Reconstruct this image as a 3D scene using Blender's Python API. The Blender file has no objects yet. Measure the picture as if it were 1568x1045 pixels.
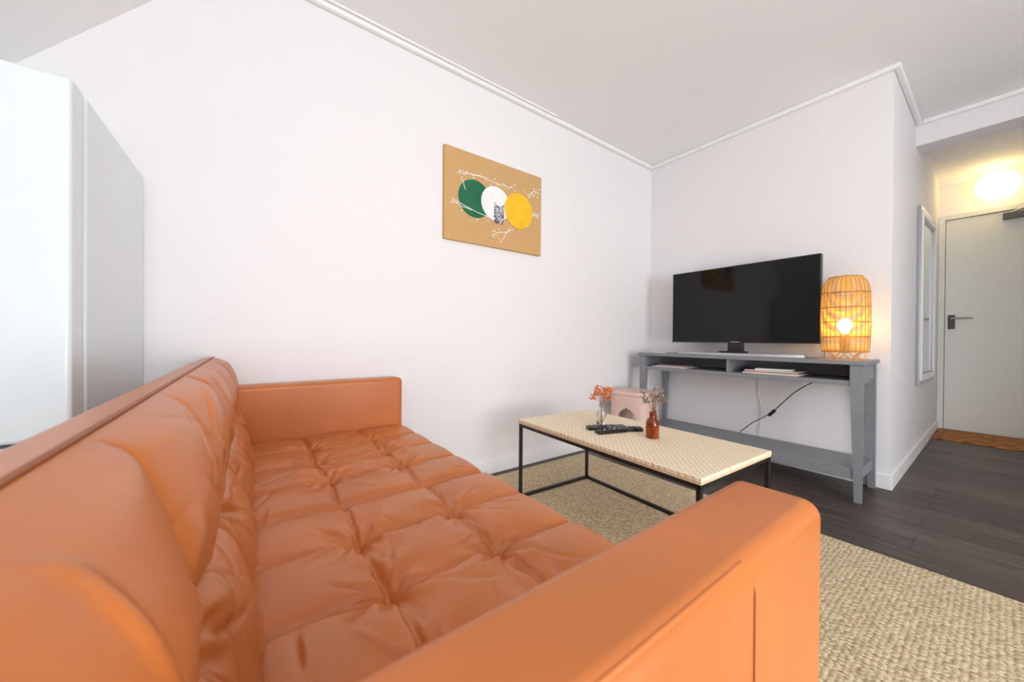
import bpy, bmesh, math, random
import numpy as np
from mathutils import Vector, Matrix, Quaternion
random.seed(4); np.random.seed(4)
SC=bpy.context.scene; COL=bpy.context.collection
# ---------------------------------------------------------------- helpers
def s2l(c):
    return tuple(((v/255.)/12.92 if v/255.<=.04045 else ((v/255.+.055)/1.055)**2.4) for v in c)
def empty(name,loc=(0,0,0),rz=0):
    e=bpy.data.objects.new(name,None); COL.objects.link(e); e.location=loc; e.rotation_euler=(0,0,rz)
    e.empty_display_size=.1
    return e
def link(ob,parent=None,mat=None):
    COL.objects.link(ob)
    if parent: ob.parent=parent
    if mat: ob.data.materials.append(mat)
    return ob
def smooth(me):
    for p in me.polygons: p.use_smooth=True
def mesh(name,verts,faces,mat=None,parent=None,sm=False):
    me=bpy.data.meshes.new(name); me.from_pydata([tuple(v) for v in verts],[],faces); me.update()
    if sm: smooth(me)
    return link(bpy.data.objects.new(name,me),parent,mat)
def box(name,lo,hi,mat=None,parent=None,bev=0,seg=3,rot=None):
    bm=bmesh.new(); bmesh.ops.create_cube(bm,size=1)
    s=[hi[i]-lo[i] for i in range(3)]; c=[(hi[i]+lo[i])/2 for i in range(3)]
    for v in bm.verts: v.co=Vector((v.co.x*s[0],v.co.y*s[1],v.co.z*s[2]))
    if bev>0:
        bmesh.ops.bevel(bm,geom=list(bm.edges),offset=bev,segments=seg,affect='EDGES',profile=.5)
    me=bpy.data.meshes.new(name); 
    bm.to_mesh(me); bm.free()
    if bev>0: smooth(me)
    ob=bpy.data.objects.new(name,me); ob.location=c
    if rot: ob.rotation_euler=rot
    link(ob,parent,mat)
    if bev>0:
        m=ob.modifiers.new('wn','WEIGHTED_NORMAL'); m.keep_sharp=True
    return ob
def lathe(name,prof,mat,parent=None,n=40,loc=(0,0,0),axis=None):
    vs=[];fs=[]
    for r,z in prof:
        for i in range(n):
            a=2*math.pi*i/n; vs.append((r*math.cos(a),r*math.sin(a),z))
    for j in range(len(prof)-1):
        for i in range(n):
            k=(i+1)%n; fs.append((j*n+i,j*n+k,(j+1)*n+k,(j+1)*n+i))
    fs.append(tuple(range(n))[::-1]); fs.append(tuple((len(prof)-1)*n+i for i in range(n)))
    ob=mesh(name,vs,fs,mat,parent,True); ob.location=loc
    if axis: ob.rotation_euler=axis
    return ob
def tube(name,paths,r,mat,parent=None,cyclic=False,res=4,smoothc=False):
    cu=bpy.data.curves.new(name,'CURVE'); cu.dimensions='3D'; cu.bevel_depth=r; cu.bevel_resolution=res
    cu.use_fill_caps=True
    for p in paths:
        if smoothc:
            sp=cu.splines.new('NURBS'); sp.points.add(len(p)-1); sp.order_u=3; sp.use_endpoint_u=not cyclic
        else:
            sp=cu.splines.new('POLY'); sp.points.add(len(p)-1)
        for q,pt in zip(p,sp.points): pt.co=(*q,1)
        sp.use_cyclic_u=cyclic
    tmp=bpy.data.objects.new(name+'_c',cu); COL.objects.link(tmp)
    dg=bpy.context.evaluated_depsgraph_get(); dg.update()
    me=bpy.data.meshes.new_from_object(tmp.evaluated_get(dg)); me.name=name
    bpy.data.objects.remove(tmp); bpy.data.curves.remove(cu)
    smooth(me)
    return link(bpy.data.objects.new(name,me),parent,mat)
# ---------------------------------------------------------------- materials
def mat(name,col,rough=.5,metal=0,spec=.5,bump=None,noise=None,**kw):
    m=bpy.data.materials.new(name); m.use_nodes=True; nt=m.node_tree; b=nt.nodes['Principled BSDF']
    c=s2l(col)
    b.inputs['Base Color'].default_value=(*c,1); b.inputs['Roughness'].default_value=rough
    b.inputs['Metallic'].default_value=metal; b.inputs['Specular IOR Level'].default_value=spec
    for k,v in kw.items():
        b.inputs[k.replace('_',' ')].default_value=v
    tc=nt.nodes.new('ShaderNodeTexCoord')
    if noise:
        sc,amt=noise
        n=nt.nodes.new('ShaderNodeTexNoise'); n.inputs['Scale'].default_value=sc; n.inputs['Detail'].default_value=5
        nt.links.new(tc.outputs['Object'],n.inputs['Vector'])
        r=nt.nodes.new('ShaderNodeValToRGB')
        r.color_ramp.elements[0].position=.3; r.color_ramp.elements[1].position=.7
        r.color_ramp.elements[0].color=(*[x*(1-amt) for x in c],1); r.color_ramp.elements[1].color=(*[min(1,x*(1+amt)) for x in c],1)
        nt.links.new(n.outputs['Fac'],r.inputs[0]); nt.links.new(r.outputs[0],b.inputs['Base Color'])
    if bump:
        sc,st,dist=bump
        n=nt.nodes.new('ShaderNodeTexNoise'); n.inputs['Scale'].default_value=sc; n.inputs['Detail'].default_value=4
        nt.links.new(tc.outputs['Object'],n.inputs['Vector'])
        bp=nt.nodes.new('ShaderNodeBump'); bp.inputs['Strength'].default_value=st; bp.inputs['Distance'].default_value=dist
        nt.links.new(n.outputs['Fac'],bp.inputs['Height']); nt.links.new(bp.outputs[0],b.inputs['Normal'])
    return m
def emis(name,col,st):
    m=mat(name,col,.4); b=m.node_tree.nodes['Principled BSDF']
    b.inputs['Emission Color'].default_value=(*s2l(col),1); b.inputs['Emission Strength'].default_value=st
    return m
def N(nt,t,**kw):
    n=nt.nodes.new(t)
    for k,v in kw.items(): n.inputs[k].default_value=v
    return n
M_wall=mat('wall_paint',(239,237,239),.65,bump=(90,.12,.002))
M_ceil=mat('ceiling_paint',(246,246,246),.7,bump=(60,.1,.002))
M_trim=mat('trim_white',(248,248,248),.4,bump=(20,.03,.002))
M_leather=mat('orange_leather',(198,114,56),.35,spec=.5,bump=(420,.18,.0006),noise=(5,.08))
M_pipe=mat('leather_seam',(150,82,40),.5,bump=(300,.1,.001))
M_fridge=mat('fridge_enamel',(228,236,240),.22,bump=(12,.02,.002))
M_gasket=mat('fridge_gasket',(160,166,176),.5,bump=(40,.05,.001))
M_black=mat('black_metal',(22,22,24),.45,bump=(200,.05,.001))
M_screen=mat('tv_glass',(4,4,6),.08,spec=.35,noise=(2,.1))
M_tvbody=mat('tv_plastic',(14,14,16),.3,bump=(100,.03,.001))
M_silver=mat('brushed_silver',(188,190,194),.28,metal=.9,bump=(150,.05,.001))
M_grey=mat('grey_painted_wood',(134,137,142),.45,bump=(45,.08,.001),noise=(8,.04))
M_rattan=mat('rattan',(226,186,108),.5,noise=(60,.12),bump=(120,.2,.001))
M_rattan2=mat('rattan_cane_dark',(196,142,68),.5,noise=(60,.15),bump=(120,.2,.001))
M_paper=mat('paper',(236,232,226),.7,noise=(20,.03))
M_paper2=mat('magazine_cover',(196,120,110),.4,noise=(14,.3))
M_pink=mat('pink_plastic',(226,192,182),.45,bump=(30,.03,.001))
M_clear=mat('clear_glass',(250,250,250),.03,noise=(3,.01)); M_clear.node_tree.nodes['Principled BSDF'].inputs['Transmission Weight'].default_value=.95
M_amber=mat('amber_glass',(190,88,22),.05,noise=(3,.02)); M_amber.node_tree.nodes['Principled BSDF'].inputs['Transmission Weight'].default_value=.8
M_flower=mat('orange_dried_flower',(246,134,78),.7,noise=(90,.2))
M_flower2=mat('dried_lavender',(160,150,150),.8,noise=(90,.25))
M_twig=mat('twig',(150,112,80),.8,noise=(60,.2))
M_door=mat('door_paint',(242,244,238),.45,bump=(30,.03,.001))
M_mirror=mat('mirror_glass',(225,232,235),.03,metal=1.0,noise=(2,.01))
M_canvas=mat('kraft_canvas',(206,164,110),.8,noise=(260,.16),bump=(400,.25,.001))
M_green=mat('green_paint',(14,104,66),.6,noise=(25,.12))
M_white=mat('white_paint',(242,242,242),.6,noise=(25,.03))
M_yellow=mat('yellow_paint',(248,192,30),.6,noise=(25,.06))
M_cable=mat('black_cable',(18,18,18),.5,bump=(80,.05,.001))
M_wcable=mat('white_cable',(225,225,222),.5,bump=(80,.05,.001))
M_bulb=emis('warm_bulb',(255,216,140),55)
M_globe=emis('opal_globe_glow',(255,222,158),3.9)
def floor_mat():
    m=mat('dark_vinyl_planks',(66,60,58),.42); nt=m.node_tree; b=nt.nodes['Principled BSDF']
    tc=nt.nodes.new('ShaderNodeTexCoord'); mp=nt.nodes.new('ShaderNodeMapping')
    mp.inputs['Rotation'].default_value=(0,0,math.pi/2)
    nt.links.new(tc.outputs['Object'],mp.inputs['Vector'])
    br=N(nt,'ShaderNodeTexBrick',**{'Scale':1.0,'Mortar Size':.0018,'Brick Width':1.2,'Row Height':.15,'Bias':0.0})
    br.inputs['Color1'].default_value=(*s2l((90,80,74)),1); br.inputs['Color2'].default_value=(*s2l((62,53,49)),1); br.inputs['Mortar'].default_value=(*s2l((24,21,20)),1)
    br.offset=.37
    nt.links.new(mp.outputs[0],br.inputs['Vector'])
    m2=nt.nodes.new('ShaderNodeMapping'); m2.inputs['Scale'].default_value=(45,2.2,1); nt.links.new(tc.outputs['Object'],m2.inputs['Vector'])
    n=N(nt,'ShaderNodeTexNoise',Scale=1.5,Detail=8,Roughness=.65); nt.links.new(m2.outputs[0],n.inputs['Vector'])
    r=nt.nodes.new('ShaderNodeValToRGB'); r.color_ramp.elements[0].color=(.42,.40,.39,1); r.color_ramp.elements[1].color=(1.55,1.5,1.46,1)
    r.color_ramp.elements[0].position=.38; r.color_ramp.elements[1].position=.64
    nt.links.new(n.outputs['Fac'],r.inputs[0])
    mx=nt.nodes.new('ShaderNodeMix'); mx.data_type='RGBA'; mx.blend_type='MULTIPLY'; mx.inputs[0].default_value=1
    nt.links.new(br.outputs['Color'],mx.inputs[6]); nt.links.new(r.outputs[0],mx.inputs[7]); nt.links.new(mx.outputs[2],b.inputs['Base Color'])
    bp=N(nt,'ShaderNodeBump',Strength=.25,Distance=.002); nt.links.new(n.outputs['Fac'],bp.inputs['Height']); nt.links.new(bp.outputs[0],b.inputs['Normal'])
    return m
def weave_mat(name,c_hi,c_lo,period,rough=.85,bump=.8,dist=.004,aniso=(1,1),noise_amt=.5,nscale=14.0,fine=.45):
    m=mat(name,c_hi,rough); nt=m.node_tree; b=nt.nodes['Principled BSDF']
    tc=nt.nodes.new('ShaderNodeTexCoord')
    nz=N(nt,'ShaderNodeTexNoise',Scale=nscale,Detail=3); nt.links.new(tc.outputs['Object'],nz.inputs['Vector'])
    ad=nt.nodes.new('ShaderNodeVectorMath'); ad.operation='MULTIPLY_ADD'; ad.inputs[1].default_value=(period*noise_amt,)*3
    nt.links.new(nz.outputs['Color'],ad.inputs[0]); nt.links.new(tc.outputs['Object'],ad.inputs[2])
    sp=nt.nodes.new('ShaderNodeSeparateXYZ'); nt.links.new(ad.outputs[0],sp.inputs[0])
    def sn(out,k):
        mu=nt.nodes.new('ShaderNodeMath'); mu.operation='MULTIPLY'; mu.inputs[1].default_value=2*math.pi/(period*k); nt.links.new(out,mu.inputs[0])
        s=nt.nodes.new('ShaderNodeMath'); s.operation='SINE'; nt.links.new(mu.outputs[0],s.inputs[0]); return s
    a=sn(sp.outputs[0],aniso[0]); c=sn(sp.outputs[1],aniso[1])
    p=nt.nodes.new('ShaderNodeMath'); p.operation='MULTIPLY'; nt.links.new(a.outputs[0],p.inputs[0]); nt.links.new(c.outputs[0],p.inputs[1])
    n2=N(nt,'ShaderNodeTexNoise',Scale=120.0,Detail=3); nt.links.new(tc.outputs['Object'],n2.inputs['Vector'])
    q=nt.nodes.new('ShaderNodeMath'); q.operation='MULTIPLY_ADD'; q.inputs[1].default_value=.35; q.inputs[2].default_value=.32; nt.links.new(p.outputs[0],q.inputs[0])
    w=nt.nodes.new('ShaderNodeMath'); w.operation='MULTIPLY_ADD'; w.inputs[1].default_value=fine; nt.links.new(n2.outputs['Fac'],w.inputs[0]); nt.links.new(q.outputs[0],w.inputs[2])
    r=nt.nodes.new('ShaderNodeValToRGB'); r.color_ramp.elements[0].color=(*s2l(c_lo),1); r.color_ramp.elements[1].color=(*s2l(c_hi),1)
    r.color_ramp.elements[0].position=.15; r.color_ramp.elements[1].position=.7
    nt.links.new(w.outputs[0],r.inputs[0]); nt.links.new(r.outputs[0],b.inputs['Base Color'])
    bp=N(nt,'ShaderNodeBump',Strength=bump,Distance=dist); nt.links.new(w.outputs[0],bp.inputs['Height']); nt.links.new(bp.outputs[0],b.inputs['Normal'])
    return m
def jute_mat():
    """chunky irregular knots in rows"""
    m=mat('jute_weave',(220,204,170),.9); nt=m.node_tree; b=nt.nodes['Principled BSDF']
    tc=nt.nodes.new('ShaderNodeTexCoord'); mp=nt.nodes.new('ShaderNodeMapping'); mp.inputs['Scale'].default_value=(120,70,1)
    nt.links.new(tc.outputs['Object'],mp.inputs['Vector'])
    v=N(nt,'ShaderNodeTexVoronoi',Scale=1.0,Randomness=.5); v.voronoi_dimensions='2D'
    nt.links.new(mp.outputs[0],v.inputs['Vector'])
    n2=N(nt,'ShaderNodeTexNoise',Scale=230.0,Detail=3); nt.links.new(tc.outputs['Object'],n2.inputs['Vector'])
    n3=N(nt,'ShaderNodeTexNoise',Scale=9.0,Detail=4); nt.links.new(tc.outputs['Object'],n3.inputs['Vector'])
    inv=nt.nodes.new('ShaderNodeMath'); inv.operation='MULTIPLY_ADD'; inv.inputs[1].default_value=-.9; inv.inputs[2].default_value=.85; nt.links.new(v.outputs['Distance'],inv.inputs[0])
    w=nt.nodes.new('ShaderNodeMath'); w.operation='MULTIPLY_ADD'; w.inputs[1].default_value=.35; nt.links.new(n2.outputs['Fac'],w.inputs[0]); nt.links.new(inv.outputs[0],w.inputs[2])
    r=nt.nodes.new('ShaderNodeValToRGB'); r.color_ramp.elements[0].color=(*s2l((142,118,86)),1); r.color_ramp.elements[1].color=(*s2l((234,216,184)),1)
    r.color_ramp.elements[0].position=.22; r.color_ramp.elements[1].position=.78
    nt.links.new(w.outputs[0],r.inputs[0])
    sp=nt.nodes.new('ShaderNodeSeparateColor'); nt.links.new(v.outputs['Color'],sp.inputs[0])
    r2=nt.nodes.new('ShaderNodeValToRGB'); r2.color_ramp.elements[0].color=(.74,.70,.64,1); r2.color_ramp.elements[1].color=(1.06,1.05,1.03,1); nt.links.new(sp.outputs[0],r2.inputs[0])
    mx=nt.nodes.new('ShaderNodeMix'); mx.data_type='RGBA'; mx.blend_type='MULTIPLY'; mx.inputs[0].default_value=1
    nt.links.new(r.outputs[0],mx.inputs[6]); nt.links.new(r2.outputs[0],mx.inputs[7])
    r3=nt.nodes.new('ShaderNodeValToRGB'); r3.color_ramp.elements[0].color=(.88,.86,.82,1); r3.color_ramp.elements[1].color=(1.05,1.05,1.05,1); nt.links.new(n3.outputs['Fac'],r3.inputs[0])
    mx2=nt.nodes.new('ShaderNodeMix'); mx2.data_type='RGBA'; mx2.blend_type='MULTIPLY'; mx2.inputs[0].default_value=1
    nt.links.new(mx.outputs[2],mx2.inputs[6]); nt.links.new(r3.outputs[0],mx2.inputs[7]); nt.links.new(mx2.outputs[2],b.inputs['Base Color'])
    bp=N(nt,'ShaderNodeBump',Strength=.9,Distance=.005); nt.links.new(w.outputs[0],bp.inputs['Height']); nt.links.new(bp.outputs[0],b.inputs['Normal'])
    return m
M_floor=floor_mat()
M_rug=jute_mat()
M_cane=weave_mat('cane_weave',(246,228,200),(196,160,118),.024,rough=.6,bump=.6,dist=.003,noise_amt=.55,nscale=22,fine=.75)
M_wood=mat('light_wood_edge',(224,196,158),.55,noise=(30,.1))
M_mat=weave_mat('doormat_fibre',(196,130,66),(108,56,30),.11,noise_amt=2.5,nscale=6)
def print_mat():
    m=mat('grey_print',(70,70,80),.6); nt=m.node_tree; b=nt.nodes['Principled BSDF']
    tc=nt.nodes.new('ShaderNodeTexCoord'); v=N(nt,'ShaderNodeTexVoronoi',Scale=120.0)
    nt.links.new(tc.outputs['Object'],v.inputs['Vector'])
    r=nt.nodes.new('ShaderNodeValToRGB'); r.color_ramp.interpolation='CONSTANT'; r.color_ramp.elements[0].color=(.05,.05,.08,1); r.color_ramp.elements[1].position=.5; r.color_ramp.elements[1].color=(.5,.5,.54,1)
    nt.links.new(v.outputs['Color'],r.inputs[0]); nt.links.new(r.outputs[0],b.inputs['Base Color']); return m
M_print=print_mat()
# ---------------------------------------------------------------- room
H=2.484; XT=3.04; YW=1.95; YC=.3825; XB=3.965; XD=5.645; XL=-1.15; YS=-2.4
box('floor',(XL-.1,YS-.1,-.1),(XD+.1,YW+.1,0),M_floor)
box('ceiling',(-.033,YS-.1,H),(XD+.1,YW+.1,H+.1),M_ceil)
box('wall_painting',(XL-.1,YW,0),(XT+.1,YW+.1,H),M_wall)
box('wall_tv',(XT,YC,0),(XT+.1,YW,H),M_wall)
box('wall_corridor_north',(XT+.1,YC,0),(XD,YC+.1,H),M_wall)
box('wall_corridor_end',(XD,-1.0,0),(XD+.1,YC+.1,H),M_wall)
box('wall_corridor_south',(XB+.1,-.95,0),(XD,-.85,H),M_wall)
box('wall_east',(XB,YS,0),(XB+.1,-.85,H),M_wall)
box('beam_corridor',(XB,-.85,2.311),(XB+.2,YC,H),M_wall)
zk=2.484-1.2*(-.033-XL)
box('wall_knee',(XL-.1,YS-.1,0),(XL,YW+.1,zk+.05),M_wall)
p0=(-.033,H);p1=(XL-.1,2.484-1.2*(-.033-XL+.1)); nx,nz=-.768*.1,.64*.1
vs=[]
for y in (YS-.1,YW+.1):
    vs+= [(p0[0],y,p0[1]),(p1[0],y,p1[1]),(p1[0]+nx,y,p1[1]+nz),(p0[0]+nx,y,p0[1]+nz)]
mesh('ceiling_sloped',vs,[(0,1,2,3),(7,6,5,4),(0,4,5,1),(1,5,6,2),(2,6,7,3),(3,7,4,0)],M_ceil)
wx0,wx1,wz0,wz1=-.38,1.65,.30,2.06
box('wall_window_left',(XL,YS-.1,0),(wx0,YS,H),M_wall)
box('wall_window_right',(wx1,YS-.1,0),(XB+.1,YS,H),M_wall)
box('wall_window_below',(wx0,YS-.1,0),(wx1,YS,wz0),M_wall)
box('wall_window_above',(wx0,YS-.1,wz1),(wx1,YS,H),M_wall)
w=empty('window_1',(0,YS-.05,0))
for i in range(4):
    x=wx0+(wx1-wx0-.06)*i/3
    box('post_%d'%i,(x,-.03,wz0),(x+.06,.03,wz1),M_trim,w)
box('rail_top',(wx0,-.03,wz1-.06),(wx1,.03,wz1),M_trim,w); box('rail_bottom',(wx0,-.03,wz0),(wx1,.03,wz0+.06),M_trim,w)
box('sill',(wx0-.05,.03,wz0-.03),(wx1+.05,.16,wz0),M_trim,w)
c=.030
box('trim_1',(-.02,YW-c,H-c),(XT,YW,H),M_trim,bev=.008)
box('trim_2',(XT-c,YC-c,H-c),(XT,YW-c,H),M_trim,bev=.008)
box('trim_3',(XT,YC-c,H-c),(XB,YC,H),M_trim,bev=.008)
box('trim_4',(XB-c,-.85,H-c),(XB,YC-c,H),M_trim,bev=.008)
box('trim_5',(XD-.02,-.85,H-.04),(XD,YC,H),M_trim)
rail=empty('ceiling_rail',(0,0,0))
box('track',(-.02,YW-.046,H-.010),(1.80,YW-.034,H),M_trim,rail,bev=.002)
bh=.09
box('baseboard_painting',(XL,YW-.014,0),(XT,YW,bh),M_trim,bev=.004)
box('baseboard_tv',(XT-.014,YC-.014,0),(XT,YW-.014,bh),M_trim,bev=.004)
box('baseboard_corridor',(XT,YC-.014,0),(XD,YC,bh),M_trim,bev=.004)
# ---------------------------------------------------------------- rug
box('jute_rug',(.30,-1.15,0),(2.066,1.87,.012),M_rug,bev=.004)
# ---------------------------------------------------------------- sofa
sofa=empty('leather_sofa')
def tufted(name,O,U,V,Nn,W,D,T,nu,nv,R=.05,puff=.02,seed=0,step=.005,pin=.02,back=.0,Rv1=None,wr=1.0,pu=.45,seam=1.0):
    rs=np.random.RandomState(seed)
    O=np.array(O);U=np.array(U);V=np.array(V);Nn=np.array(Nn)
    a=int(W/step);b=int(D/step)
    def lin(n,L):
        t=np.linspace(0,1,n+1); e=.5-.5*np.cos(math.pi*t); t=.6*t+.4*e
        return t*L
    us=lin(a,W); vs_=lin(b,D)
    G,K=np.meshgrid(us,vs_,indexing='ij')
    wu=G+.006*np.sin(K*17+seed); wv=K+.006*np.sin(G*15+seed*2)
    cu=wu/W*nu; cv=wv/D*nv
    su=np.abs(np.sin(math.pi*cu)); sv=np.abs(np.sin(math.pi*cv))
    h=puff*(su**pu)*(sv**pu)
    du=np.abs(cu-np.round(cu))*W/nu; dv=np.abs(cv-np.round(cv))*D/nv
    h-= seam*(.010*np.exp(-(du/.0045)**2)+.007*np.exp(-(dv/.0045)**2))
    for i in range(1,nu):
        for j in range(1,nv):
            x0=W*i/nu+rs.uniform(-.004,.004); y0=D*j/nv+rs.uniform(-.004,.004)
            dx=G-x0; dy=K-y0; r=np.hypot(dx,dy); th=np.arctan2(dy,dx)
            h-= pin*np.exp(-(r/.03)**2)+.007*np.exp(-(r/.009)**2)
            k=rs.randint(7,10); ph=rs.uniform(0,6)
            h+= wr*.0034*np.cos(k*th+ph+r*12)*np.exp(-((r-.042)/.026)**2)
            k=rs.randint(3,6); ph=rs.uniform(0,6)
            h+= wr*.0036*np.cos(k*th+ph)*np.exp(-((r-.075)/.03)**2)
            for q_ in range(6):
                an=rs.uniform(0,6.28); L=rs.uniform(.04,.08)
                ax=dx*math.cos(an)+dy*math.sin(an); ay=-dx*math.sin(an)+dy*math.cos(an)+rs.uniform(-2,2)*ax**2
                h-= wr*.0038*np.exp(-(ay/.0042)**2)*np.exp(-((ax-L)/(L*.7))**2)
    for _ in range(30):
        x0=rs.uniform(0,W); y0=rs.uniform(0,D); an=rs.uniform(0,math.pi); L=rs.uniform(.03,.08)
        dx=(G-x0)*math.cos(an)+(K-y0)*math.sin(an); dy=-(G-x0)*math.sin(an)+(K-y0)*math.cos(an)
        h+= wr*rs.choice([-1,1])*.0024*np.exp(-(dx/L)**2-((dy+dx*dx*2)/.006)**2)
    R1=Rv1 or R
    e=np.minimum(np.minimum(G,W-G),np.minimum(K,D-K)); e=np.clip(e,0,R)
    ed=np.minimum(G,W-G).clip(0,R); eb=K.clip(0,R); et=(D-K).clip(0,R1)
    q=np.clip(np.sqrt(((R-ed)/R)**2+((R-eb)/R)**2+((R1-et)/R1)**2),0,1)
    drop=R*(1-np.sqrt(1-q**2))
    fade=np.clip(e/(R*.7),0,1)
    hh=T-drop+h*fade
    P=O+G[...,None]*U+K[...,None]*V+hh[...,None]*Nn
    n1,n2=G.shape
    verts=P.reshape(-1,3).tolist()
    idx=lambda i,j:i*n2+j
    faces=[(idx(i,j),idx(i+1,j),idx(i+1,j+1),idx(i,j+1)) for i in range(n1-1) for j in range(n2-1)]
    ring=[(i,0) for i in range(n1)]+[(n1-1,j) for j in range(1,n2)]+[(i,n2-1) for i in range(n1-2,-1,-1)]+[(0,j) for j in range(n2-2,0,-1)]
    base=len(verts)
    for (i,j) in ring:
        q_=O+G[i,j]*U+K[i,j]*V+back*Nn; verts.append(q_.tolist())
    m=len(ring)
    for k in range(m):
        k2=(k+1)%m
        faces.append((idx(*ring[k]),base+k,base+k2,idx(*ring[k2])))
    faces.append(tuple(base+k for k in range(m))[::-1])
    me=bpy.data.meshes.new(name); me.from_pydata(verts,[],faces); me.update()
    bm=bmesh.new(); bm.from_mesh(me); bmesh.ops.recalc_face_normals(bm,faces=bm.faces); bm.to_mesh(me); bm.free()
    smooth(me)
    return link(bpy.data.objects.new(name,me),sofa,M_leather)
ya,yb=.232,1.835; ym=(ya+yb)/2
for i,(y0,y1) in enumerate(((ya,ym-.001),(ym+.001,yb))):
    tufted('seat_cushion_%d'%(i+1),(-.03,y0,.27),(0,1,0),(1,0,0),(0,0,1),y1-y0,.692,.152,4,3,R=.035,puff=.017,seed=3+i,step=.0042,pin=.018,pu=.4,wr=1.35)
tl=math.atan2(.083,.39); V=(-math.sin(tl),0,math.cos(tl)); Nn=(math.cos(tl),0,math.sin(tl))
for i,(y0,y1) in enumerate(((.14,ym-.001),(ym+.001,1.925))):
    tufted('back_cushion_%d'%(i+1),(-.035,y0,.39),(0,1,0),V,Nn,y1-y0,.405,.036,3,2,R=.036,puff=.034,seed=9+i,pin=.028,wr=1.7,step=.0042,pu=.6,seam=.7)
box('back_frame',(-.165,.135,.12),(-.02,1.93,.44),M_leather,sofa,bev=.02)
def prism(name,poly,y0,y1,m_,par,bev=.012):
    bm=bmesh.new()
    a=[bm.verts.new((x,y0,z)) for x,z in poly]; b=[bm.verts.new((x,y1,z)) for x,z in poly]
    bm.faces.new(a); bm.faces.new(b[::-1])
    for i in range(len(poly)):
        k=(i+1)%len(poly); bm.faces.new((a[i],b[i],b[k],a[k]))
    bmesh.ops.recalc_face_normals(bm,faces=bm.faces)
    bmesh.ops.bevel(bm,geom=list(bm.edges),offset=bev,segments=4,affect='EDGES',profile=.5)
    me=bpy.data.meshes.new(name); bm.to_mesh(me); bm.free(); smooth(me)
    ob=link(bpy.data.objects.new(name,me),par,m_); ob.modifiers.new('wn','WEIGHTED_NORMAL'); return ob
prism('back_panel',[(-.165,.40),(-.02,.40),(-.104,.790),(-.162,.780)],.135,1.93,M_leather,sofa,bev=.014)
box('seat_base',(-.05,.22,.13),(.64,1.85,.285),M_leather,sofa,bev=.01)
for nm,y0,y1,xe in (('arm_near',.131,.236,.592),('arm_far',1.828,1.935,.648)):
    box(nm,(-.10,y0,.13),(xe,y1,.668),M_leather,sofa,bev=.020,seg=6)
    yo=y0+.010 if nm=='arm_near' else y1-.010
    tube(nm+'_piping',[[(-.08,yo,.6635),(.37,yo,.6635)]],.0025,M_leather,sofa)
    yf=y0-.0004 if nm=='arm_near' else y1+.0004
    tube(nm+'_seam',[[(.37,yo,.6635),(.371,yf+(.002 if nm=='arm_near' else -.002),.652),(.372,yf,.64),(.375,yf,.16)]],.0010,M_pipe,sofa)
tube('back_piping',[[(-.110,.16,.7880),(-.110,ym-.012,.7880)],[(-.110,ym+.012,.7880),(-.110,1.91,.7880)]],.0025,M_pipe,sofa)
for i,(x,y) in enumerate(((-.1,.2),(.52,.2),(-.1,1.86),(.56,1.86))):
    box('leg_%d'%(i+1),(x-.015,y-.015,.0125 if x>0 else 0),(x+.015,y+.015,.135),M_silver,sofa,bev=.003)
# ---------------------------------------------------------------- fridge
fr=empty('fridge',(-.318,1.925,0),math.radians(-1.2))
box('body',(-.49,-.545,.03),(0,0,1.475),M_fridge,fr,bev=.006)
box('gasket',(-.485,-.562,.06),(-.008,-.545,1.465),M_gasket,fr)
box('freezer_door',(-.49,-.637,.05),(0,-.562,.62),M_fridge,fr,bev=.010,seg=4)
box('main_door',(-.49,-.637,.628),(0,-.562,1.473),M_fridge,fr,bev=.010,seg=4)
box('hinge_cap',(-.05,-.60,1.473),(-.008,-.53,1.487),M_fridge,fr,bev=.005)
box('handle_recess',(-.47,-.641,.66),(-.45,-.635,.9),M_gasket,fr,bev=.002)
for i,(x,y) in enumerate(((-.45,-.5),(-.04,-.5),(-.45,-.05),(-.04,-.05))):
    lathe('foot_%d'%(i+1),[(.018,0),(.018,.032)],M_black,fr,16,(x,y,0))
# ---------------------------------------------------------------- painting
pa=empty('abstract_painting',(0,YW,0))
X0,X1,Z0,Z1=.921,1.666,1.458,2.008
box('canvas',(X0,-.022,Z0),(X1,0,Z1),M_canvas,pa,bev=.002)
def disc(name,cx,cz,r,y,m_,rz=None):
    n=72; vs=[(cx,y,cz)]+[(cx+r*math.cos(2*math.pi*i/n)*(1+.006*math.sin(i*1.7)),y,cz+(rz or r)*math.sin(2*math.pi*i/n)) for i in range(n)]
    vs+= [(v[0],y+.0009,v[2]) for v in vs]
    fs=[(0,1+(i+1)%n,1+i) for i in range(n)]+[(1+i,1+(i+1)%n,n+2+(i+1)%n,n+2+i) for i in range(n)]
    return mesh(name,vs,fs,m_,pa)
disc('green_disc',1.128,1.733,.116,-.0232,M_green)
disc('white_disc',1.282,1.737,.110,-.0242,M_white)
disc('yellow_disc',1.467,1.730,.118,-.0252,M_yellow)
ol=[(1.272,1.615),(1.338,1.615),(1.345,1.66),(1.343,1.71),(1.346,1.748),(1.328,1.728),(1.306,1.724),(1.284,1.730),(1.268,1.748),(1.270,1.705),(1.266,1.66)]
mesh('owl_print',[(x,-.0262,z) for x,z in ol]+[(x,-.0245,z) for x,z in ol],[tuple(range(len(ol)))]+[(i,(i+1)%len(ol),len(ol)+(i+1)%len(ol),len(ol)+i) for i in range(len(ol))],M_print,pa)
for k,x in enumerate((1.292,1.320)):
    disc('owl_eye_%d'%k,x,1.700,.009,-.0275,M_white); disc('owl_pupil_%d'%k,x,1.700,.004,-.0285,M_cable)
spl=[]
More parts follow.
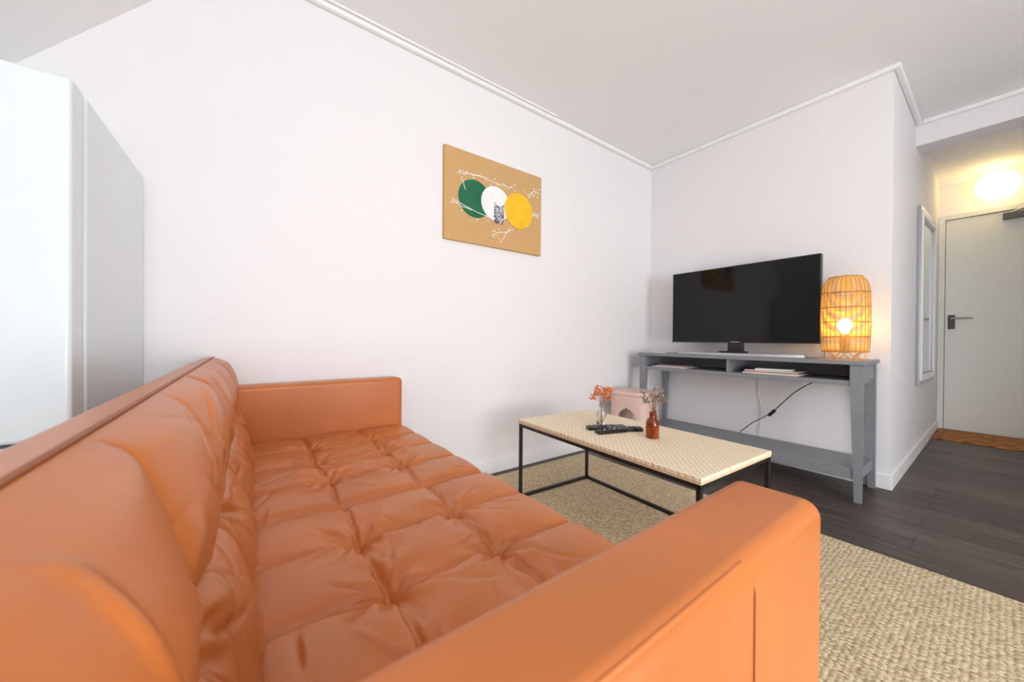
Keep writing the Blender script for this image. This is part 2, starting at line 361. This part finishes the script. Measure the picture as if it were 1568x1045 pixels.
def stroke(a,b,n,j):
    p=[]
    for i in range(n+1):
        t=i/n; p.append((a[0]+(b[0]-a[0])*t+random.uniform(-j,j)*.6,-.0228,a[1]+(b[1]-a[1])*t+random.uniform(-j,j)))
    return p
for a,b in (((1.02,1.885),(1.42,1.868)),((1.0,1.86),(1.2,1.89)),((1.03,1.84),(1.06,1.78)),((.98,1.695),(1.25,1.635)),((.96,1.69),(1.10,1.65)),((1.25,1.53),(1.43,1.60)),((1.32,1.50),(1.39,1.60)),((1.54,1.85),(1.61,1.90)),((1.60,1.745),(1.64,1.73))):
    spl.append(stroke(a,b,7,.008))
tube('white_splatter',spl,.0024,M_white,pa,smoothc=True,res=2)
dots=[]
for k in range(110):
    a,b=random.choice([((1.0,1.87),(1.45,1.88)),((.96,1.69),(1.25,1.63)),((1.24,1.52),(1.44,1.61)),((1.5,1.83),(1.64,1.9)),((1.57,1.74),(1.65,1.73))])
    t=random.random(); x=a[0]+(b[0]-a[0])*t+random.gauss(0,.02); z=a[1]+(b[1]-a[1])*t+random.gauss(0,.018)
    x=min(max(x,X0+.02),X1-.02); dots.append((x,z,random.uniform(.0015,.006)))
vs=[];fs=[]
for x,z,r in dots:
    b0=len(vs); vs+=[(x+r*math.cos(i*math.pi/4),-.0227,z+r*math.sin(i*math.pi/4)) for i in range(8)]; fs.append(tuple(b0+i for i in range(8))[::-1])
mesh('splatter_dots',vs,fs,M_white,pa)
# ---------------------------------------------------------------- coffee table
tb=empty('coffee_table',(1.428,1.040,.012),math.radians(-2.2))
tw,tl_,th=.262,.497,.424
box('top',(-tw,-tl_,th-.016),(tw,tl_,th),M_cane,tb,bev=.003)
box('top_edge',(-tw+.001,-tl_+.001,th-.0225),(tw-.001,tl_-.001,th-.016),M_wood,tb)
def bar(nm,a,b,r=.008):
    lo=[min(a[i],b[i])-r for i in range(3)]; hi=[max(a[i],b[i])+r for i in range(3)]
    return box(nm,lo,hi,M_black,tb,bev=.0015,seg=1)
ix,iy=tw-.010,tl_-.010
for i,(sx,sy) in enumerate(((-1,-1),(1,-1),(-1,1),(1,1))): bar('leg_%d'%(i+1),(sx*ix,sy*iy,.008),(sx*ix,sy*iy,th-.031))
for k,z in enumerate((.008,th-.031)):
    for s in (-1,1):
        bar('bar_long_%d%d'%(k,s+1),(s*ix,-iy,z),(s*ix,iy,z)); bar('bar_short_%d%d'%(k,s+1),(-ix,s*iy,z),(ix,s*iy,z))
TZ=.4365
# ---------------------------------------------------------------- remotes
def remote(name,cx,cy,z,L,W,ang):
    e=empty(name,(cx,cy,z),ang)
    box('body',(-L/2,-W/2,0),(L/2,W/2,.017),M_tvbody,e,bev=.006,seg=3)
    for i in range(7):
        for j in (-1,0,1):
            if random.random()<.9: box('button_%d_%d'%(i,j+1),(-L*.4+i*L*.11-.004,j*W*.27-.003,.0165),(-L*.4+i*L*.11+.004,j*W*.27+.003,.0185),M_cable if (i+j)%3 else M_gasket,e)
    return e
aR=math.atan2(-.593,.805)
remote('remote_control',1.405,1.135,TZ,.19,.042,aR+.15)
remote('remote_control',1.372,1.075,TZ,.16,.04,aR+.35)
remote('remote_control',1.455,1.065,TZ,.17,.045,aR-.02)
# ---------------------------------------------------------------- vases
def bottle(name,x,y,m_,prof,fm,n,spread,hgt,leafy,seed):
    e=empty(name,(x,y,TZ)); random.seed(seed)
    lathe('bottle',prof,m_,e,36)
    tw_=[];buds=[]
    for i in range(n):
        a=random.uniform(0,6.28); sp=random.uniform(.2,1)*spread; hh=random.uniform(.65,1)*hgt
        p=[(random.uniform(-.004,.004),random.uniform(-.004,.004),.01),(0.003*math.cos(a),.003*math.sin(a),max(pp[1] for pp in prof)),
           (sp*.5*math.cos(a),sp*.5*math.sin(a),(hgt*.5+hh*.3)),(sp*math.cos(a),sp*math.sin(a),hh)]
        tw_.append(p)
        for k in range(leafy):
            t=random.uniform(.35,1); q=Vector(p[2]).lerp(Vector(p[3]),t)
            off=Vector((random.gauss(0,.009),random.gauss(0,.009),random.gauss(0,.007)))
            buds.append(q+off); tw_.append([tuple(q),tuple(q+off)])
    tube('stems',tw_,.0009,M_twig,e,res=1)
    vs=[];fs=[]
    for q in buds:
        r=random.uniform(.004,.0075) if fm is M_flower else random.uniform(.002,.0038)
        rot=Quaternion((random.random(),random.random(),random.random(),random.random())).normalized()
        b0=len(vs)
        for v in ((1.3,0,0),(-1.3,0,0),(0,1,0),(0,-1,0),(0,0,.45),(0,0,-.45),(.8,.8,.1),(-.8,-.8,.1)):
            vs.append(q+rot@(Vector(v)*r))
        for f in ((0,6,4),(6,2,4),(2,1,4),(1,7,4),(7,3,4),(3,0,4),(6,0,5),(2,6,5),(1,2,5),(7,1,5),(3,7,5),(0,3,5)): fs.append(tuple(b0+k for k in f))
    mesh('blossoms',vs,fs,fm,e)
def hollow(pr,t=.003):
    inner=[(max(r-t,.001),z) for r,z in pr if z>.006][::-1]
    return pr+inner+[(.001,.006)]
p1=[(.020,0),(.024,.003),(.024,.062),(.020,.078),(.013,.088),(.012,.104),(.015,.107)]
p2=[(.024,0),(.028,.003),(.028,.066),(.023,.080),(.0135,.09),(.0135,.108),(.017,.112)]
bottle('clear_glass_vase',1.432,1.185,M_clear,hollow(p1),M_flower,10,.08,.205,13,3)
bottle('amber_glass_vase',1.452,.915,M_amber,hollow(p2),M_flower2,14,.055,.235,16,8)
# ---------------------------------------------------------------- console table
co=empty('console_table')
cx0,cx1,cy0,cy1,cz=2.645,3.015,.435,1.79,.765
box('top',(cx0-.012,cy0-.012,cz-.022),(cx1,cy1+.012,cz),M_grey,co,bev=.003)
def taper(nm,x,y,inx,iny,w0=.052,w1=.03):
    vs=[]
    for z,w in ((0,w1),(cz-.13,w0),(cz-.022,w0)):
        vs+=[(x,y,z),(x+inx*w*.8,y,z),(x+inx*w*.8,y+iny*w,z),(x,y+iny*w,z)]
    fs=[(0,1,2,3),(8,9,10,11)]
    for j in (0,4):
        for k in range(4):
            l=(k+1)%4; fs.append((j+k,j+l,j+4+l,j+4+k))
    ob=mesh(nm,vs,fs,M_grey,co)
    bm=bmesh.new(); bm.from_mesh(ob.data); bmesh.ops.recalc_face_normals(bm,faces=bm.faces); bm.to_mesh(ob.data); bm.free()
taper('leg_1',cx0,cy0,1,1); taper('leg_2',cx0,cy1,1,-1); taper('leg_3',cx1,cy0,-1,1); taper('leg_4',cx1,cy1,-1,-1)
sz=.655
box('shelf',(cx0+.004,cy0+.02,sz-.026),(cx1-.004,cy1-.02,sz),M_grey,co,bev=.002)
box('divider',(cx0+.02,1.105,sz),(cx1-.01,1.123,cz-.022),M_grey,co)
box('side_1',(cx0+.045,cy0+.008,sz),(cx1-.045,cy0+.024,cz-.022),M_grey,co); box('side_2',(cx0+.045,cy1-.024,sz),(cx1-.045,cy1-.008,cz-.022),M_grey,co)
box('back_rail',(cx1-.018,cy0+.04,sz+.0),(cx1-.006,cy1-.04,cz-.022),M_grey,co)
box('lower_shelf',(cx0+.008,cy0+.01,.155),(cx1-.008,cy1-.01,.175),M_grey,co,bev=.002)
box('lower_front_rail',(cx0+.006,cy0+.03,.118),(cx0+.022,cy1-.03,.156),M_grey,co,bev=.002)
box('lower_side_1',(cx0+.03,cy0+.01,.118),(cx1-.03,cy0+.024,.156),M_grey,co); box('lower_side_2',(cx0+.03,cy1-.024,.118),(cx1-.03,cy1-.01,.156),M_grey,co)
def stack(name,x,y,z,items,ang=0):
    e=empty(name,(x,y,z),ang); zz=0
    for i,(w,d,h,m_,a) in enumerate(items):
        b=box('sheet_%d'%(i+1),(-d/2,-w/2,zz+.0003),(d/2,w/2,zz+h),m_,e); b.rotation_euler=(0,0,a); zz+=h
    return e
stack('magazine_stack',2.80,.88,sz,[(.30,.22,.010,M_paper,0),(.29,.21,.007,M_paper2,.08),(.28,.21,.006,M_paper,-.05),(.2,.15,.012,M_paper,.2)])
stack('paper_stack',2.78,1.56,sz,[(.28,.2,.006,M_paper,0),(.22,.18,.008,M_gasket,.1),(.2,.14,.005,M_paper2,-.1)])
# ---------------------------------------------------------------- TV
tv=empty('television',(2.84,1.139,0))
box('cabinet',(.004,-.479,.855),(.045,.479,1.415),M_tvbody,tv,bev=.004)
box('screen',(0,-.471,.868),(.006,.471,1.407),M_screen,tv,bev=.001)
box('bezel_bottom',(-.002,-.479,.855),(.006,.479,.867),M_tvbody,tv,bev=.001)
box('rear_bulge',(.04,-.3,.9),(.075,.3,1.25),M_tvbody,tv,bev=.01)
box('logo',(-.0035,-.03,.8585),(-.0018,.03,.8635),M_silver,tv)
box('neck',(-.005,-.05,cz+.008),(.03,.05,.86),M_tvbody,tv,bev=.004)
box('neck_base',(-.09,-.075,cz+.012),(.03,.075,cz+.03),M_tvbody,tv,bev=.006)
vs=[];fs=[];n=40
for i in range(n+1):
    t=-1+2*i/n; y=t*.41; xf=-.13+.10*abs(t)**1.6; wd=.035+.05*(1-abs(t))**2
    for (x,z) in ((xf,cz+.0005),(xf+wd,cz+.0005),(xf+wd,cz+.020),(xf+.004,cz+.018)): vs.append((x,y,z))
for i in range(n):
    for k in range(4):
        l=(k+1)%4; fs.append((4*i+k,4*i+l,4*i+4+l,4*i+4+k))
fs+=[(0,1,2,3),(4*n+3,4*n+2,4*n+1,4*n)]
mesh('foot',vs,fs,M_silver,tv)
# ---------------------------------------------------------------- rattan lamp
lp=empty('rattan_table_lamp',(2.83,.545,cz))
def lr(z):
    if z<.09: return .090+.016*math.sin(z/.09*math.pi/2)
    if z<.38: return .106+.003*math.sin((z-.09)/.29*math.pi)
    t=(z-.38)/.10; return .106*(1-.38*(1-math.sqrt(max(0,1-min(t,1)**2))))
ZT=.478
rings=[]
zz=.045
while zz<ZT-.002:
    r=lr(zz); rings.append([(r*math.cos(2*math.pi*i/48),r*math.sin(2*math.pi*i/48),zz) for i in range(48)]); zz+=.0050
for k in range(7):
    r=lr(ZT)*(1-k/8.); rings.append([(r*math.cos(2*math.pi*i/48),r*math.sin(2*math.pi*i/48),ZT+.002*k) for i in range(48)])
tube('rings',rings,.0015,M_rattan,lp,cyclic=True,res=1)
thick=[]
for z in (.045,.13,.215,.30,.385,ZT): 
    r=lr(z)+.0012
    for dz in (0,.0045): thick.append([(r*math.cos(2*math.pi*i/48),r*math.sin(2*math.pi*i/48),z+dz) for i in range(48)])
tube('hoops',thick,.0020,M_rattan2,lp,cyclic=True,res=2)
vert=[]
for i in range(30):
    for da in (0,.028):
        a=2*math.pi*i/30+da
        vert.append([((lr(z)+.0012)*math.cos(a),(lr(z)+.0012)*math.sin(a),z) for z in np.linspace(.045,ZT,22)])
tube('strands',vert,.0010,M_rattan2,lp,res=1)
top=[]
for k in range(8):
    a=math.pi*k/8; r=lr(ZT); top.append([(r*math.cos(a),r*math.sin(a),ZT),(0,0,ZT+.017),(-r*math.cos(a),-r*math.sin(a),ZT)])
tube('top_strands',top,.0014,M_rattan2,lp,res=1)
legs=[]
for i in range(6):
    a=2*math.pi*i/6
    legs.append([(.088*math.cos(a),.088*math.sin(a),.045),(.05*math.cos(a+.25),.05*math.sin(a+.25),.03),(.065*math.cos(a+.5),.065*math.sin(a+.5),.004),(.095*math.cos(a+.7),.095*math.sin(a+.7),.003),(.09*math.cos(a+1.05),.09*math.sin(a+1.05),.045)])
tube('wire_feet',legs,.0026,M_rattan2,lp,smoothc=True,res=2)
lathe('socket',[(.02,0.04),(.022,.05),(.022,.11),(.019,.15)],mat('brass_socket',(170,120,60),.4,metal=.7,noise=(9,.1)),lp,24)
tube('socket_struts',[[(-.088,0,.045),(.088,0,.045)],[(0,-.088,.045),(0,.088,.045)]],.003,M_rattan2,lp)
lathe('bulb',[(.012,.15),(.02,.165),(.030,.185),(.033,.205),(.030,.222),(.018,.236),(.004,.241)],M_bulb,lp,24)
tube('lamp_cord',[[(2.96,.66,.63),(2.99,.70,.62),(2.985,.76,.58),(2.98,.83,.52),(2.975,.90,.43),(2.97,.95,.365),(2.97,1.02,.31),(2.985,1.09,.26),(2.995,1.16,.18)]],.003,M_cable,co,smoothc=True)
b=box('cord_switch',(-.011,-.03,-.010),(.011,.03,.010),M_cable,co,bev=.005); b.location=(2.971,.95,.365); b.rotation_euler=(math.radians(-50),0,0)
tube('tv_cord',[[(3.03,1.05,.62),(3.028,1.06,.5),(3.03,1.03,.38),(3.028,1.04,.25),(3.03,1.05,.18)]],.003,M_wcable,co,smoothc=True)
tube('cord_top',[[(2.72,1.60,cz+.003),(2.69,1.68,cz+.003),(2.74,1.74,cz+.003),(2.85,1.72,cz+.003),(2.98,1.66,cz+.003)]],.003,M_wcable,co,smoothc=True)
# ---------------------------------------------------------------- pink stool
st=empty('pink_stool',(2.45,1.70,0))
def stool():
    n=96; m=44; hs=.475; vs=[];fs=[]
    def rad(z): return .150+.018*(1-z/hs)
    def sq(a,r):
        p=4.; return r*1.0/((abs(math.cos(a))**p+abs(math.sin(a))**p)**(1/p))
    for T_ in (0,.012):
        for j in range(m+1):
            z=(hs-.03)*j/m
            for i in range(n):
                a=2*math.pi*i/n; r=sq(a,rad(z))-T_; vs.append((r*math.cos(a),r*math.sin(a),z))
    def hole(i,j):
        z=(hs-.03)*(j+.5)/m
        a2=((i+.5)/n*4+.5)%1.0; w=abs(a2-.5)
        return (w<.28 and z<.26) or (z>=.26 and (w/.28)**2+((z-.26)/.09)**2<1)
    L=(m+1)*n
    q=lambda i,j,l:l*L+j*n+(i%n)
    for j in range(m):
        for i in range(n):
            if hole(i,j): continue
            fs.append((q(i,j,0),q(i+1,j,0),q(i+1,j+1,0),q(i,j+1,0))); fs.append((q(i,j,1),q(i,j+1,1),q(i+1,j+1,1),q(i+1,j,1)))
            if j==0 or hole(i,j-1): fs.append((q(i,j,0),q(i,j,1),q(i+1,j,1),q(i+1,j,0)))
            if hole(i+1,j): fs.append((q(i+1,j,0),q(i+1,j,1),q(i+1,j+1,1),q(i+1,j+1,0)))
            if hole(i-1,j): fs.append((q(i,j,0),q(i,j+1,0),q(i,j+1,1),q(i,j,1)))
    b0=len(vs); prof=[(1.0,hs-.03),(1.03,hs-.024),(1.03,hs-.012),(.99,hs-.003),(.9,hs),(.5,hs-.001),(.25,hs-.003)]
    for k,(f,z) in enumerate(prof):
        for i in range(n):
            a=2*math.pi*i/n; r=sq(a,rad(hs-.03))*f; vs.append((r*math.cos(a),r*math.sin(a),z))
    for k in range(len(prof)-1):
        for i in range(n):
            fs.append((b0+k*n+i,b0+k*n+(i+1)%n,b0+(k+1)*n+(i+1)%n,b0+(k+1)*n+i))
    fs.append(tuple(b0+(len(prof)-1)*n+i for i in range(n)))
    o=mesh('shell',vs,fs,M_pink,st,True); o.rotation_euler=(0,0,math.radians(12))
stool()
# ---------------------------------------------------------------- corridor : mirror, door, lamp, mat
mi=empty('wall_mirror',(4.07,YC,0),math.radians(-1.5))
mw=.72; z0,z1=.545,1.90
def frame(nm,x0,x1,za,zb,t,y0,y1,m_):
    box(nm+'_l',(x0,y0,za),(x0+t,y1,zb),m_,mi,bev=.003); box(nm+'_r',(x1-t,y0,za),(x1,y1,zb),m_,mi,bev=.003)
    box(nm+'_b',(x0+t,y0,za),(x1-t,y1,za+t),m_,mi,bev=.003); box(nm+'_t',(x0+t,y0,zb-t),(x1-t,y1,zb),m_,mi,bev=.003)
frame('outer',0,mw,z0,z1,.03,-.022,-.001,M_silver)
frame('middle',.03,mw-.03,z0+.03,z1-.03,.045,-.03,-.001,M_trim)
frame('inner',.075,mw-.075,z0+.075,z1-.075,.014,-.024,-.001,M_silver)
box('glass',(.085,-.014,z0+.085),(mw-.085,-.004,z1-.085),M_mirror,mi)
dr=empty('door_1',(XD,0,0))
dy0,dy1,dz=-.60,.335,2.08
box('leaf',(-.028,dy0,.006),(-.001,dy1,dz),M_door,dr,bev=.003)
box('frame_left',(-.045,dy1+.003,0),(-.001,dy1+.046,dz+.05),M_door,dr,bev=.003)
box('frame_right',(-.045,dy0-.05,0),(-.001,dy0-.003,dz+.05),M_door,dr,bev=.003)
box('frame_top',(-.045,dy0-.003,dz+.004),(-.001,dy1+.003,dz+.05),M_door,dr,bev=.003)
box('handle_plate',(-.037,.27,1.0),(-.028,.315,1.14),mat('handle_metal',(90,90,88),.35,metal=.8,noise=(5,.05)),dr,bev=.004)
tube('lever',[[(-.035,.293,1.105),(-.075,.293,1.105),(-.08,.28,1.105),(-.08,.16,1.105)]],.009,M_silver,dr)
box('door_closer',(-.085,-.32,2.0),(-.028,.0,2.055),mat('closer_metal',(110,112,112),.4,metal=.6,noise=(5,.05)),dr,bev=.006)
tube('closer_arm',[[(-.06,-.05,2.06),(-.12,-.2,2.10),(-.04,-.3,2.105)]],.008,M_silver,dr)
gl=empty('globe_wall_lamp',(XD,.03,2.30))
lathe('base',[(.06,0),(.06,.02),(.045,.03)],M_trim,gl,32,axis=(0,-math.pi/2,0))
n=24; pr=[(.001,-.13)]+[(.13*math.cos(t),.13*math.sin(t)) for t in np.linspace(-1.5,1.5,n)]+[(.001,.13)]
g_=lathe('globe',pr,M_globe,gl,48); g_.location=(-.153,0,0)
box('doormat',(4.98,-.5,0),(5.58,.36,.012),M_mat,bev=.003)
# ---------------------------------------------------------------- lights
def area(nm,loc,rot,sx,sy,p,col):
    l=bpy.data.lights.new(nm,'AREA'); l.shape='RECTANGLE'; l.size=sx; l.size_y=sy; l.energy=p; l.color=col
    o=bpy.data.objects.new(nm,l); COL.objects.link(o); o.location=loc; o.rotation_euler=rot; return o
# daylight entering through the window; an added upward lamp outside brightens the ceiling
area('window_daylight',((wx0+wx1)/2,YS-.14,(wz0+wz1)/2),(math.radians(90),0,0),wx1-wx0,wz1-wz0,83,(.95,.98,1))
area('added_ceiling_fill',((wx0+wx1)/2,YS-.45,wz0+.25),(math.radians(122),0,0),wx1-wx0,1.0,66,(1,.985,.96))
wd=bpy.data.worlds.new('World'); SC.world=wd; wd.use_nodes=True
bg=wd.node_tree.nodes['Background']; bg.inputs[0].default_value=(.85,.92,1,1); bg.inputs[1].default_value=1.0
# ---------------------------------------------------------------- camera
cd=bpy.data.cameras.new('camera'); cam=bpy.data.objects.new('camera',cd); COL.objects.link(cam); SC.camera=cam
yaw,pit,rol=.9363,-.0052,.0072
F=Vector((math.cos(yaw)*math.cos(pit),math.sin(yaw)*math.cos(pit),math.sin(pit))); R=Vector((math.sin(yaw),-math.cos(yaw),0)); U=R.cross(F)
R2=R*math.cos(rol)+U*math.sin(rol); U2=-R*math.sin(rol)+U*math.cos(rol)
cam.matrix_world=Matrix(((R2.x,U2.x,-F.x,0),(R2.y,U2.y,-F.y,0),(R2.z,U2.z,-F.z,.87),(0,0,0,1)))
cd.sensor_width=36; cd.sensor_fit='HORIZONTAL'; cd.lens=569.38/1620*36; cd.clip_start=.01
cd.dof.use_dof=True; cd.dof.focus_distance=1.9; cd.dof.aperture_fstop=5.6
SC.view_settings.view_transform='Standard'; SC.view_settings.exposure=0
